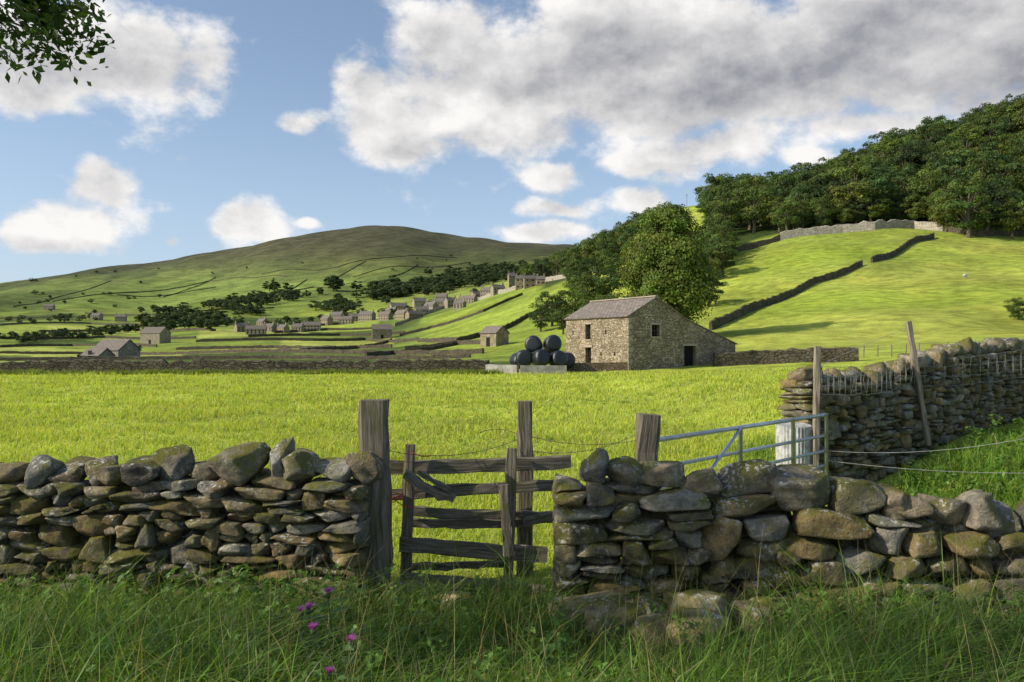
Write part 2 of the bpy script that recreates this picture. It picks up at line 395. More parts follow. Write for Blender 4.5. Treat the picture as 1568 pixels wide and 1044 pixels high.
# left wall
stonewall('dry_stone_wall',[(-9.5,8.1),(-5,7.75),(-1.32,7.42)],
  lambda x,y,s:1.05+0.05*math.sin(x*1.9), lambda x,y:float(hgt(x,y)),
  lambda s:(0.13,0.50),lambda s:(0.06,0.135),MST,rndf=lambda s:.05,tintmul=.92,cope=(.16,.42,.14,.27),cr=.45)
# right-hand wall of larger boulders
def rtop(x,y,s): return float(np.interp(x,[0.2,1.0,1.6,2.3,3.0,4.25,6],[1.11,1.13,1.11,0.98,0.90,0.76,0.7]))
stonewall('dry_stone_wall',[(0.36,6.85),(2.6,6.75),(6.2,6.55)],rtop,lambda x,y:float(hgt(x,y))-0.05,
  lambda s:(0.2,0.62) if s<2.0 else (0.22,0.5),lambda s:(0.085,0.19) if s<1.8 else (0.13,0.26),MST,cope=(0.2,0.48,0.16,0.29),rndf=lambda s:.08 if s<1.8 else .3,tintmul=1.0,cr=.4)
# side wall running up to the right
stonewall('dry_stone_wall',[(4.4,12.5),(7.6,14.6),(11.8,18.2),(20,23.5)],
  lambda x,y,s:float(hgt(x,y))+float(np.interp(s,[0,3,9,20],[1.80,1.5,1.42,1.38])), lambda x,y:float(hgt(x,y)),
  lambda s:(0.16,0.48),lambda s:(0.08,0.17),MST,low=True,cope=(0.2,0.42,0.16,0.3),tintmul=1.05)
# tumbled stones at the foot of the right wall
parts=[]
for px,py,d,w,h in [(905,965,6.3,.5,.28),(960,985,6.1,.42,.26),(1010,960,6.2,.46,.26),(1075,965,6.1,.5,.32),(1000,1000,5.9,.5,.22),(1060,1010,5.8,.46,.24),(880,945,6.45,.4,.24),(1140,985,6.1,.36,.24),(930,1000,6.0,.34,.22),(1180,975,6.2,.4,.24),(1250,970,6.2,.36,.26),(500,905,7.1,.5,.22),(700,925,7.4,.5,.1),(640,905,7.6,.5,.1)]:
    c=at(px,py,d); c[2]=float(hgt(c[0],c[1]))+h*0.55
    parts.append(stone(c,(w,w*0.75,h*1.2),rng.uniform(-.4,.4),False,rng.random()<.5,0.12,A(.38,.31,.18)*rng.uniform(0.75,1.15)))
build('fallen_stones',parts,[MST],True)
# ------------------------------------------------------------------ distant field walls
MFW=mat_rubble('fieldwall_stone',(0.17,0.145,0.10),(0.10,0.085,0.06),(0.04,0.035,0.025),2.0,4.5)
MFWL=mat_rubble('fieldwall_stone_pale',(0.58,0.53,0.43),(0.40,0.36,0.28),(0.16,0.14,0.11),1.6,3.5)
def fieldwall(pts,h=1.35,w=0.6,mat=None,step=None):
    P=np.array([p[:2] for p in pts],float); out=[]
    for a,b in zip(P[:-1],P[1:]):
        L=np.linalg.norm(b-a); st=step or max(1.2,0.006*a[1]); n=max(2,int(L/st))
        for i in range(n): out.append(a+(b-a)*i/n)
    out.append(P[-1]); Q=np.array(out); z=hgt(Q[:,0],Q[:,1])
    tn=np.gradient(Q,axis=0); tn/=np.linalg.norm(tn,axis=1,keepdims=True)+1e-9; nm=np.stack([-tn[:,1],tn[:,0]],1)
    hh=h*(1+rng.normal(0,0.08,len(Q)))
    L=np.concatenate([[0],np.cumsum(np.linalg.norm(np.diff(Q,axis=0),axis=1))])
    V=[];U=[]
    for o,zz,ww in ((-1,-0.3,1),(-1,0.92,0.7),(0,1.0,0.0),(1,0.92,0.7),(1,-0.3,1)):
        V.append(np.column_stack([Q+nm*o*w/2*ww,z+hh*zz])); U.append(np.column_stack([L,hh*zz+o*0.2,0*L]))
    n=len(Q); V=np.concatenate(V);U=np.concatenate(U); i=np.arange(n-1)
    f=np.concatenate([np.stack([k*n+i,k*n+i+1,(k+1)*n+i+1,(k+1)*n+i],-1) for k in range(4)])
    build('field_wall',[dict(v=V,f=[f,[[0,n,2*n,3*n,4*n],[n-1,2*n-1,3*n-1,4*n-1,5*n-1]]],u=U)],[mat or MFW])
fieldwall([(-75,66),(-45,68),(-20,69),(-2,70.5)],1.15,0.7,step=0.45)
fieldwall([(19.5,77),(24,77.5),(33,76)],1.3,0.7,step=0.6)
for L_ in ([(1088,506),(1130,487),(1180,466),(1250,433),(1320,407)],[(1335,402),(1380,385),(1430,364)]):
    fieldwall([sight(*p) for p in L_],1.7,0.7)
fieldwall([sight(*p) for p in [(1195,368),(1240,360),(1290,356),(1340,352),(1400,350),(1445,354)]],3.0,0.9,MFWL)
fieldwall([sight(*p) for p in [(1445,354),(1500,362),(1580,360)]],2.0,0.9,MFW)
fieldwall([sight(*p) for p in [(1085,396),(1130,386),(1195,368)]],2.0,0.8,MFW)
fieldwall([sight(*p) for p in [(604,500),(640,486),(680,472),(720,459),(770,449),(830,432),(880,422),(912,417)]],2.8,0.8,MFWL)
fieldwall([sight(*p) for p in [(612,514),(660,503),(700,492),(740,478),(780,460),(800,452)]],1.7,0.7)
fieldwall([sight(*p) for p in [(640,524),(700,524),(760,510),(800,490),(840,470)]],1.6,0.7)
for L_,h_ in (([(0,552),(200,550),(420,549),(720,547)],.75),([(215,543),(460,540),(740,541)],1.1),([(270,536),(420,533),(600,532)],1.3),([(0,532),(110,530),(240,531)],1.3),
           ([(300,524),(480,522),(560,521),(640,521)],1.5),([(380,516),(520,514),(620,510)],1.6),([(0,519),(160,517),(300,518)],1.6),([(420,510),(500,505),(600,500)],1.8),
           ([(60,508),(200,505),(330,507)],1.9),([(0,498),(140,496),(240,499)],2),([(450,500),(540,494)],2),([(460,540),(600,521)],1.3),([(560,546),(700,528)],1.1),([(120,549),(215,531)],1.1),
           ([(0,488),(130,486)],2),([(130,480),(300,478),(420,472)],2),([(0,541),(215,540)],1.1),([(620,537),(700,528),(760,526)],1.3)):
    fieldwall([sight(*p) for p in L_],h_,0.8)
for L_ in ([(20,470),(100,452),(170,430)],[(330,462),(480,440),(560,432)],[(540,425),(620,408),(720,402)],[(250,455),(330,425)],[(500,432),(560,400)],[(180,452),(330,440)],[(400,420),(520,408),(700,395)],[(80,462),(200,448),(320,430),(440,424)],[(420,455),(470,428)],[(600,425),(640,405)]):
    fieldwall([sight(*p) for p in L_],1.8,1.2)
# ------------------------------------------------------------------ trees
MLEAF=mat_leaf('foliage',0.3); MBARK=mat_wood('bark',(0.08,0.065,0.045),(0.15,0.125,0.09),0.5)
def leafcards(C,Nrm,size,tint,r,m=1,asp=0.55):
    n=len(C); q=r.normal(size=(n,3)); nn=Nrm+q*0.5; nn/=np.linalg.norm(nn,axis=1,keepdims=True)
    a=np.cross(nn,r.normal(size=(n,3))); a/=np.linalg.norm(a,axis=1,keepdims=True)+1e-9; b=np.cross(nn,a)
    s=(size*r.uniform(0.6,1.3,n))[:,None]
    V=np.stack([C-a*s*0.5,C-b*s*asp*0.5+nn*s*0.06,C+a*s*0.5,C+b*s*asp*0.5+nn*s*0.06],1).reshape(-1,3)
    return dict(v=V,f=[np.arange(4*n).reshape(n,4)],m=m,t=np.repeat(tint,4,axis=0))
def treemesh(name,H,W,nclump,per,leaf,seed,cb=0.18,green=A(.075,.115,.022),conic=0.0,asp=.6):
    r=np.random.default_rng(seed); parts=[]
    tr=H*0.022+0.06
    parts.append(tube([(0,0,-0.3),(0.02*H*r.normal(),0.01*H,H*0.2),(0.02*H*r.normal(),0,H*0.45),(0,0.02*H,H*0.78)],[tr*1.4,tr,tr*0.7,tr*0.2],7,0))
    cz=H*(cb+(1-cb)/2); rz=H*(1-cb)/2; C=[]
    lob=r.normal(size=(5,3)); lob/=np.linalg.norm(lob,axis=1,keepdims=True); la=r.uniform(-0.25,0.22,5)
    while len(C)<nclump:
        d=r.normal(size=3); d/=np.linalg.norm(d); rad=r.uniform(0.25,1.0)**0.45
        mod=1+sum(l*max(0,float(d@v))**2 for l,v in zip(la,lob))
        wz=1-conic*max(0,d[2]*rad)
        C.append((d*rad*mod*0.9*np.array([W/2*wz,W/2*wz,rz])+np.array([0,0,cz]),r.uniform(0.1,0.19)*W))
    for k,(c,cr) in enumerate(C):
        if k%max(1,nclump//14)==0:
            z0=H*r.uniform(0.15,0.5); parts.append(tube([(0,0,z0),((c[0])*0.5,(c[1])*0.5,(z0+c[2])/2+0.03*H),tuple(c)],[tr*0.5,tr*0.3,tr*0.1],5,0))
        d=r.normal(size=(per,3)); d/=np.linalg.norm(d,axis=1,keepdims=True); d[:,2]=np.where(d[:,2]<-0.3,-d[:,2],d[:,2])
        P=c+d*cr*r.uniform(0.6,1.08,(per,1))*np.array([1,1,0.72])
        g=green*r.uniform(0.6,1.4)*np.array([r.uniform(0.85,1.2),1,1])
        T=g*r.uniform(0.7,1.35,(per,1))
        out_=(P-np.array([0,0,cz]))/np.array([W/2,W/2,rz]); nn=d*0.9+out_*0.5
        parts.append(leafcards(P,nn,leaf,T,r,1,asp))
    return mkmesh(name,parts,[MBARK,MLEAF])
WOOD=[treemesh('woodtree%d'%i,1.0*14,10.0+i%3,40,110,0.54,20+i,0.06,A(*g_)) for i,g_ in enumerate([(.065,.105,.022),(.080,.125,.022),(.10,.145,.025),(.07,.115,.03),(.13,.165,.028),(.05,.085,.022)])]
FAR=[treemesh('fartree%d'%i,10.0,10.0+i%2*2,20,60,1.1,40+i,0.03,A(.052,.08,.024)) for i in range(3)]
def plant(mesh,name,p,h,base,parent=None,wid=1.0):
    o=bpy.data.objects.new(name,mesh); s=h/base; o.scale=(s*wid,s*wid,s); o.location=(p[0],p[1],float(hgt(p[0],p[1]))-0.2); o.rotation_euler=(0,0,random.uniform(0,6.28)); return link(o,parent)
# big sycamore behind the barn
BIG=treemesh('sycamore_crown',21.5,15.5,240,250,0.44,77,0.03,A(.12,.165,.024),conic=0.25)
o=bpy.data.objects.new('sycamore_tree',BIG); o.location=(24.0,122,float(hgt(24.0,122))-0.2); link(o)
wood=empty('woodland')
def scatter(parent,n,xr,yr,sep,hr,meshes,base,tries=8000,cond=None,nm='tree'):
    P=[];t=0
    while len(P)<n and t<tries:
        t+=1; px=random.uniform(*xr); y=random.uniform(*yr); x=(px-CX)/F*y
        if cond and not cond(px,y): continue
        if any((x-a)**2+(y-b)**2<sep*sep for a,b in P): continue
        P.append((x,y)); plant(random.choice(meshes),nm,(x,y),random.uniform(*hr),base,parent,random.uniform(0.85,1.15))
scatter(wood,420,(1085,1900),(300,520),7.8,(12,26),WOOD,14,cond=lambda px,y:not(px<1180 and y<322) )
scatter(wood,60,(1100,1460),(297,306),5,(9,15),WOOD,14,cond=lambda px,y:px>1200)
scatter(wood,34,(1440,1900),(262,300),7,(14,21),WOOD,14)
scatter(wood,60,(868,1005),(385,520),6.5,(13,21),WOOD,14)
scatter(wood,26,(800,885),(560,760),9,(13,19),WOOD,14)
scatter(wood,26,(1040,1110),(230,300),6,(9,14),WOOD,14)
for px,py,hp in [(828,508,45),(845,500,60),(862,512,48),(880,492,62),(900,478,70),(915,505,60),(925,470,70),(940,500,62),(955,440,60),(935,430,55),(905,440,52),(885,455,45),(1560,490,36),(1552,483,30),(970,410,50),(1085,470,60),(1060,440,60)]:
    p=sight(px,py); plant(random.choice(WOOD),'broadleaf_tree',p,hp/F*p[1],14,None,1.15)
vt=empty('valley_trees')
def clump(cx_,cy_,sx_,sy_,n,h0,h1): return [(random.gauss(cx_,sx_),random.gauss(cy_,sy_),random.uniform(h0,h1)) for _ in range(n)]
VL=[(510,446,26),(516,446,22),(412,446,16),(420,446,16),(440,446,14),(48,432,7),(55,431,5)]
VL+=clump(245,506,11,3,9,18,30)+clump(300,500,14,4,14,14,22)+clump(345,497,14,3,12,12,20)+clump(270,480,26,3,16,9,15)+clump(330,472,20,3,14,9,14)+clump(385,478,14,4,14,11,17)
VL+=clump(395,463,22,3,22,10,15)+clump(450,456,22,3,22,9,14)+clump(505,475,14,4,10,12,18)+clump(540,470,16,4,10,12,18)
VL+=clump(100,516,30,2,20,8,14)+clump(30,520,20,2,14,8,14)+clump(170,511,20,2,16,9,15)+clump(130,488,20,3,10,6,10)+clump(70,492,30,2,12,5,9)
VL+=clump(600,452,24,6,34,12,18)+clump(650,442,24,7,42,12,18)+clump(700,432,22,6,38,11,16)+clump(745,426,18,6,30,11,16)+clump(790,420,15,5,20,11,16)
VL+=[(random.uniform(380,740),0,random.uniform(8,13)) for _ in range(26)]
VL+=[(random.uniform(100,800),random.uniform(390,435),random.uniform(3,5)) for _ in range(18)]+[(random.uniform(20,260),random.uniform(450,480),random.uniform(4,7)) for _ in range(20)]
for px,py,hp in VL:
    if py==0: py=float(np.interp(px,[380,500,600,700,760],[512,500,490,474,452]))-random.uniform(4,14)
    p=sight(px,py,150)
    if p[1]>4000: continue
    plant(random.choice(FAR),'tree',p,hp/F*p[1],10,vt,1.25)
# ------------------------------------------------------------------ buildings
MBW=mat_rubble('barn_stone',(0.52,0.43,0.30),(0.25,0.20,0.13),(0.14,0.11,0.08),3.2,7.0)
MHW=mat_rubble('house_stone',(0.46,0.40,0.31),(0.31,0.27,0.20),(0.19,0.16,0.12),1.6,3.5)
MSL=mat_slate('stone_slates',(0.30,0.25,0.215),(0.20,0.17,0.15)); MSL2=mat_slate('house_slates',(0.27,0.24,0.22),(0.18,0.165,0.16))
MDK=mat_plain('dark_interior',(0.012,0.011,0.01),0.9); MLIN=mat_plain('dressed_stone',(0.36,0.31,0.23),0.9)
MWOODD=mat_wood('weathered_door',(0.06,0.045,0.03),(0.12,0.09,0.06),0.2)
def facewall(o,d,W,Hh,holes,gable=None,inward=None):
    """wall face with real openings. o origin, d unit direction"""
    o=np.array(o,float);d=np.array(d,float);inw=np.array(inward,float)
    P=lambda u,z,e=0:tuple(o+d*u+np.array([0,0,z])+inw*e)
    us=sorted({0,W,*[h[0] for h in holes],*[h[1] for h in holes]}); zs=sorted({-0.4,Hh,*[h[2] for h in holes],*[h[3] for h in holes]}); r=[]
    for a,b in zip(us[:-1],us[1:]):
        for c,e in zip(zs[:-1],zs[1:]):
            um,zm=(a+b)/2,(c+e)/2
            if any(h[0]<um<h[1] and h[2]<zm<h[3] for h in holes): continue
            q=quad(P(a,c),P(b,c),P(b,e),P(a,e)); q['u']=np.array([(a,c,0),(b,c,0),(b,e,0),(a,e,0)],float)+np.array([o[0]*1.3,0,0]); r.append(q)
    for h in holes:
        a,b,c,e=h
        for s1,s2 in (((a,c),(b,c)),((b,c),(b,e)),((b,e),(a,e)),((a,e),(a,c))): r.append(quad(P(*s1),P(*s2),P(*s2,0.4),P(*s1,0.4)))
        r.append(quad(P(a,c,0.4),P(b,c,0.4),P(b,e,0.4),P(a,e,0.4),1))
    if gable:
        pts=[P(*g) for g in gable]; r.append(dict(v=np.array(pts),f=[[list(range(len(pts)))]],u=np.array([(g[0]+o[0]*1.3,g[1],0) for g in gable],float)))
    return r
gx_,gy_=0.87,0.5; ang=math.atan2(gy_,gx_)
bz=float(hgt(12,75))
barn=empty('stone_barn',(10.8,74.0,bz),ang)
W_,L_b,EV,RG,LW,LE=6.6,10.4,5.05,6.85,7.1,2.45
pr=facewall((0,0,0),(1,0,0),W_,EV,[(2.75,3.75,3.15,4.25)],[(0,EV),(W_,EV),(W_/2,RG)],(0,1,0))
pr+=facewall((0,L_b,0),(0,-1,0),L_b,EV,[(L_b-6.9,L_b-5.9,0,2.1),(L_b-6.9,L_b-6.0,2.9,4.4),(1.2,1.45,3.4,3.75),(L_b-3.6,L_b-3.35,3.4,3.75),(L_b-2.2,L_b-1.95,1.3,1.65),(L_b-4.4,L_b-4.15,1.3,1.65)],None,(1,0,0))
pr+=facewall((W_,L_b,0),(-1,0,0),W_,EV,[],[(0,EV),(W_,EV),(W_/2,RG)],(0,-1,0))
pr+=facewall((W_,0,0),(0,1,0),L_b,EV,[],None,(-1,0,0))
build('walls',pr,[MBW,MDK],False,barn)
dep=6.5
pr=facewall((W_,0.02,0),(1,0,0),LW,LE,[(0.25,1.75,0,2.25)],[(0,LE),(LW,LE),(0,EV-0.05)],(0,1,0))
pr+=facewall((W_+LW,0.02,0),(0,1,0),dep,LE,[],None,(-1,0,0))
pr+=facewall((W_+LW,dep,0),(-1,0,0),LW,LE,[],[(0,LE),(LW,LE),(LW,EV-0.05)],(0,-1,0))
build('lean_to_walls',pr,[MBW,MDK],False,barn)
def slab(p00,p10,p11,p01,th,m=0):
    P=[np.array(p,float) for p in (p00,p10,p11,p01)]; n=np.cross(P[1]-P[0],P[3]-P[0]); n/=np.linalg.norm(n)
    if n[2]<0:n=-n
    Q=[p-n*th for p in P]; r=[quad(*P,m),quad(Q[0],Q[3],Q[2],Q[1],m)]
    for i in range(4): j=(i+1)%4; r.append(quad(P[i],Q[i],Q[j],P[j],m))
    return r
ov=0.22; th=0.1
sl=(RG-EV)/(W_/2)
pr=slab((-ov,-0.15,EV-ov*sl+th),(-ov,L_b+0.15,EV-ov*sl+th),(W_/2,L_b+0.15,RG+th),(W_/2,-0.15,RG+th),th)
pr+=slab((W_+0.05,L_b+0.15,EV+th),(W_+0.05,-0.15,EV+th),(W_/2+0.01,-0.15,RG+th),(W_/2+0.01,L_b+0.15,RG+th),th)
sl2=(EV-LE)/LW
pr+=slab((W_+LW+ov,dep+0.1,LE-ov*sl2+th),(W_+LW+ov,-0.1,LE-ov*sl2+th),(W_+0.06,-0.1,EV-0.04+th*0.6),(W_+0.06,dep+0.1,EV-0.04+th*0.6),0.08)
build('roof',pr,[MSL],False,barn)
pr=[]
for k in range(18):
    y0=-0.15+k*(L_b+0.3)/18; pr+=box((W_/2,y0+(L_b+0.3)/36,RG+0.14),(0.34,(L_b+0.3)/18-0.02,0.1+0.02*random.random()))
build('ridge_stones',pr,[MLIN],False,barn)
pr=box((3.25,-0.02,4.36),(1.4,0.14,0.2))+box((3.25,-0.03,3.08),(1.3,0.16,0.12))+box((7.6,0.0,2.36),(1.9,0.12,0.2))
pr+=box((2.68,-0.015,3.7),(0.14,0.1,1.08))+box((3.82,-0.015,3.7),(0.14,0.1,1.08))
pr+=box((-0.02,6.4,2.21),(0.12,1.5,0.2))+box((-0.02,6.45,4.5),(0.12,1.4,0.18))+box((-0.02,6.45,2.83),(0.16,1.2,0.12))
for i in range(9): # quoins
    z=0.25+i*0.54; a=0.5 if i%2 else 0.28; pr+=box((a/2-0.012,-0.012,z),(a,0.05,0.45)) 
build('lintels_and_quoins',pr,[MLIN],False,barn)
pr=[beam((2.8,0.12,3.7),(3.7,0.12,3.7),0.05,0.05,2,0),beam((3.25,0.14,3.2),(3.25,0.14,4.2),0.05,0.05,2,0)]
pr+=[beam((0.3,y_,0.05),(0.3,y_,1.15),0.17,0.04,3,0.003) for y_ in np.arange(6.0,6.9,0.19)]
build('window_bars_and_door',pr,[MWOODD],False,barn)
ya=empty('yard_wall',(0,0,0)); 
def pw(a,b,h,w):
    a=np.array(a);b=np.array(b);d=(b-a)/np.linalg.norm(b-a);n=np.array([-d[1],d[0]])*w/2
    c=[(a-n),(b-n),(b+n),(a+n)]; z=[float(hgt(*q)) for q in c]; r=[]
    for i in range(4):
        j=(i+1)%4; r.append(quad((*c[i],z[i]-.3),(*c[j],z[j]-.3),(*c[j],z[j]+h),(*c[i],z[i]+h)))
    r.append(quad(*[(*c[i],z[i]+h) for i in range(4)])); return r
build('stonework',pw((5.2,73.0),(10.6,73.2),0.75,0.5)+pw((5.0,80),(5.2,73.3),0.7,0.4),[mat_rubble('red_stone',(0.30,0.20,0.13),(0.24,0.17,0.12),(0.10,0.08,0.06))],False,ya)
MCON=mat_plain('concrete',(0.30,0.28,0.25),0.9,0,0.35,1.5)
cl=empty('silage_clamp'); build('concrete_walls',pw((-2.2,69.5),(0.5,67.3),0.75,0.3)+pw((0.7,67.2),(4.6,67.3),0.72,0.3)+pw((-2.2,69.9),(-2.2,76),0.7,0.3),[MCON],False,cl)
# silage bales
m,nt,out,tc=newmat('black_wrap'); nn_=noise(nt,VM(nt,'MULTIPLY',tc,(2,2,14)).outputs[0],2.0,3,0.5)
principled(nt,out,(0.018,0.021,0.026),0.32,nn_,0.7,0.04,spec=0.5); MBL=m
bs=empty('silage_bales')
for i,(px,py,d) in enumerate([(803,548,70),(828,548,69.6),(854,550,70),(817,527,70.6),(846,526,70.6),(795,552,72),(868,552,72.5),(838,540,72.3)]):
    c=at(px,py,d)
    V=[];n=20;pf=[(0,0),(.45,0),(.62,.03),(.74,.12),(.8,.3),(.815,.6),(.80,.9),(.74,1.08),(.62,1.17),(.45,1.2),(0,1.2)]
    for r_,z_ in pf:
        for k in range(n): a=k/n*6.283; rr=r_*(1+0.025*math.sin(3*a+i)+rng.normal(0,0.008)); V.append((rr*math.cos(a),(z_-0.6)*1.15,rr*math.sin(a)))
    q=[[j*n+k,j*n+(k+1)%n,(j+1)*n+(k+1)%n,(j+1)*n+k] for j in range(len(pf)-1) for k in range(n)]
    ob=build('bale_%d'%i,[dict(v=np.array(V),f=[q])],[MBL],True,bs); ob.location=c; ob.rotation_euler=(rng.normal(0,.1),0,rng.uniform(-0.6,0.6)); ob.scale=(0.95,0.95,0.95)
# houses
def house(name,p,l,w,h,rh,rot,chim=2,wall=MHW,roof=MSL2):
    pr=[]
    x0,x1,y0,y1=-l/2,l/2,-w/2,w/2
    def Q(a,b,c,d,m): pr.append(quad(a,b,c,d,m))
    Q((x0,y0,-2),(x1,y0,-2),(x1,y0,h),(x0,y0,h),0);Q((x1,y1,-2),(x0,y1,-2),(x0,y1,h),(x1,y1,h),0)
    for x in (x0,x1): pr.append(dict(v=np.array([(x,y0,-2),(x,y1,-2),(x,y1,h),(x,0,h+rh),(x,y0,h)]),f=[[[0,1,2,3,4]]],m=0,u=np.array([(0,-2,0),(w,-2,0),(w,h,0),(w/2,h+rh,0),(0,h,0)],float)))
    pr.extend(slab((x0-.3,y0-.3,h-.3*rh/(w/2)+.15),(x1+.3,y0-.3,h-.3*rh/(w/2)+.15),(x1+.3,0,h+rh+.15),(x0-.3,0,h+rh+.15),.14,1))
    pr.extend(slab((x1+.3,y1+.3,h-.3*rh/(w/2)+.15),(x0-.3,y1+.3,h-.3*rh/(w/2)+.15),(x0-.3,0.01,h+rh+.15),(x1+.3,0.01,h+rh+.15),.14,1))
    if chim:
        for x in ([x0+.6,x1-.6] if chim==2 else [x0+.6]): pr.extend(box((x,0,h+rh+.5),(1.1,0.9,2.0),0)); pr.extend(box((x,0,h+rh+1.7),(0.4,0.4,0.4),2))
        nw=max(2,int(l/2.6))
        for i in range(nw):
            x=x0+l*(i+.5)/nw
            for z in ((1.4,h-1.3) if h>4 else (1.4,)):
                for yy,s in ((y0-.03,-1),(y1+.03,1)): 
                    pr.append(quad((x-.5,yy,z-.6),(x+.5,yy,z-.6),(x+.5,yy,z+.6),(x-.5,yy,z+.6),2)); pr.append(quad((x-.65,yy+s*.02,z+.6),(x+.65,yy+s*.02,z+.6),(x+.65,yy+s*.02,z+.8),(x-.65,yy+s*.02,z+.8),3))
    else:
        pr.append(quad((-.8,y0-.03,-.5),(.8,y0-.03,-.5),(.8,y0-.03,2.2),(-.8,y0-.03,2.2),2)); pr.append(quad((x0-.03,-.4,h*.6),(x0-.03,.4,h*.6),(x0-.03,.4,h*.6+.9),(x0-.03,-.4,h*.6+.9),2))
    o=build(name,pr,[wall,roof,MDK,MLIN]); o.location=(p[0],p[1],p[2]-0.1); o.rotation_euler=(0,0,rot); return o
for px,py in [(372,508),(392,512),(412,508),(432,509),(456,508),(478,506),(500,498),(516,491),(530,496),(546,492),(562,491),(590,490),(600,483),(616,488),(634,489),(646,483),(660,477),(676,472),(690,470),(704,473),(716,465),(730,458),(748,454),(762,450),(402,500),(642,471),(610,476),(676,464)]:
    p=sight(px,py,150); s=p[1]/F; house('stone_house',p,min(26,random.uniform(16,30)*s),min(12,11*s),min(9.5,random.uniform(7,10.5)*s),min(5,5*s),random.choice([-1,1])*random.uniform(.1,.9),2,random.choice([MHW,MBW]),random.choice([MSL,MSL2]))
for px,py in [(75,474),(148,490),(185,492)]:
    p=sight(px,py,150); s=p[1]/F; house('stone_house',p,15*s,8,6,3,random.uniform(-.6,.6),2)
for px,py,w_,h_ in [(783,440,10,18),(797,442,15,16),(811,440,18,14),(828,436,13,9)]:
    p=sight(px,py,150); s=p[1]/F; house('stone_house',p,w_*s,8*s,h_*s,5*s,random.uniform(-.3,.3),2,MBW)
for px,py,w_,h_,r_ in [(178,548,62,13,-.5),(238,526,38,16,-.35),(585,518,30,14,.2),(757,529,40,20,-.9),(150,550,42,7,-.5)]:
    p=sight(px,py,72); s=p[1]/F; house('field_barn',p,w_*s,w_*0.6*s,h_*s,w_*.25*s,r_,0,MBW if px>500 else MHW,MSL)
# ------------------------------------------------------------------ timber gate, posts, wire
MW=mat_wood('weathered_timber',(0.08,0.068,0.048),(0.24,0.205,0.155),0.55)
def post(name,p0,p1,w,h): return build(name,[beam(p0,p1,w,h,10,0.008,taper=0.96)],[MW])
a=at(573,612,7.55); post('gate_post',(a[0]+.02,7.55,-0.3),a,0.27,0.22)
a=at(804,614,8.35); post('gate_post',(a[0],8.35,-0.3),a,0.16,0.16)
a=at(993,634,8.3); post('gate_post',(a[0]-.12,8.3,-0.3),a,0.23,0.18)
g=empty('wooden_gate')
R=lambda x0,y0,x1,y1,t,d0=8.0,d1=8.1,dp=0.05:beam(at(x0,y0,d0),at(x1,y1,d1),t/F*8.0,dp,10,0.006,bow=rng.normal(0,.014))
rails=[R(598,716,874,706,21),R(600,757,872,742,17),R(630,782,846,790,15),R(612,832,838,849,22,7.85,7.7),R(620,888,835,906,20,7.85,7.7),R(800,800,876,792,14),R(630,800,800,800,13,8.05,8.1),R(620,868,780,862,10,8.05,8.1)]
build('rails',rails,[MW],False,g)
build('uprights',[beam(at(628,680,7.9),at(621,915,7.9),.10,.08),beam(at(784,686,7.95),at(777,925,7.8),.10,.08),beam(at(771,742,7.65),at(779,850,7.65),.09,.05)],[MW],False,g)
build('broken_brace',[beam(at(620,724,7.75),at(696,764,7.75),.09,.05,8,0.009,bow=-.03),beam(at(640,722,7.72),at(690,750,7.74),.04,.04,6,0.008)],[MW],False,g)
MWIRE=mat_plain('rusty_wire',(0.16,0.13,0.11),0.6,0.6); MGAL=mat_plain('galvanised_steel',(0.50,0.53,0.56),0.42,0.75,0.15,12); MTW=mat_plain('orange_twine',(0.5,0.08,0.03),0.8)
def sag(a,b,s,n=16,w=0.0):
    a=np.array(a);b=np.array(b);t=np.linspace(0,1,n)[:,None]; P=a+(b-a)*t; P[:,2]-=s*4*(t*(1-t))[:,0]; P[:,2]+=rng.normal(0,w,n); return P
def wires(name,L,r=0.003,mat=None): return build(name,[tube(p,r,5) for p in L],[mat or MWIRE],True)
WL=[sag(at(596,690,7.6),at(795,672,8.3),.1),sag(at(812,668,8.3),at(985,672,8.3),.07),sag(at(812,690,8.3),at(985,660,8.3),.1),sag(at(596,705,7.6),at(795,700,8.2),.04),sag(at(735,662,8.3),at(800,668,8.3),-.05)]
for w0 in list(WL):
    for k in range(1,15,2):
        c=w0[k]; v=rng.normal(size=3)*.02; WL.append(np.array([c-v,c,c+v*.9]))
wires('barbed_wire',WL)
th_=np.linspace(0,12.5,40)
wires('baler_twine',[np.stack([at(606,765,7.65)[0]+.1*np.cos(th_)*.8,7.6+.14*np.sin(th_),at(606,765,7.65)[2]+.01*th_*.5+.01*np.sin(5*th_)],1),sag(at(606,765,7.5),at(635,775,7.7),.03),sag(at(630,690,7.8),at(660,697,7.8),.03)],.005,MTW)
# galvanised field gate
mg=empty('metal_field_gate'); a=at(1002,674,8.45); b=at(1264,643,11.6); b[2]=a[2]
pr=[]
for dz,r_ in ((0,.028),(-.3,.022),(-.52,.022),(-.73,.02),(-.93,.02),(-1.1,.024)):
    pr.append(tube([a+[0,0,dz],(a+b)/2+[0,0,dz],b+[0,0,dz]],r_,10))
build('rails',pr,[MGAL],True,mg)
build('uprights',[tube([a+(b-a)*t+[0,-.03,.02],a+(b-a)*t+[0,-.03,-1.13]],.026,10) for t in (0.0,.42,.75,1.0)]+[tube([a+[0,-.05,-1.1],a+(b-a)*.42+[0,-.05,0]],.02,8)],[MGAL],True,mg)
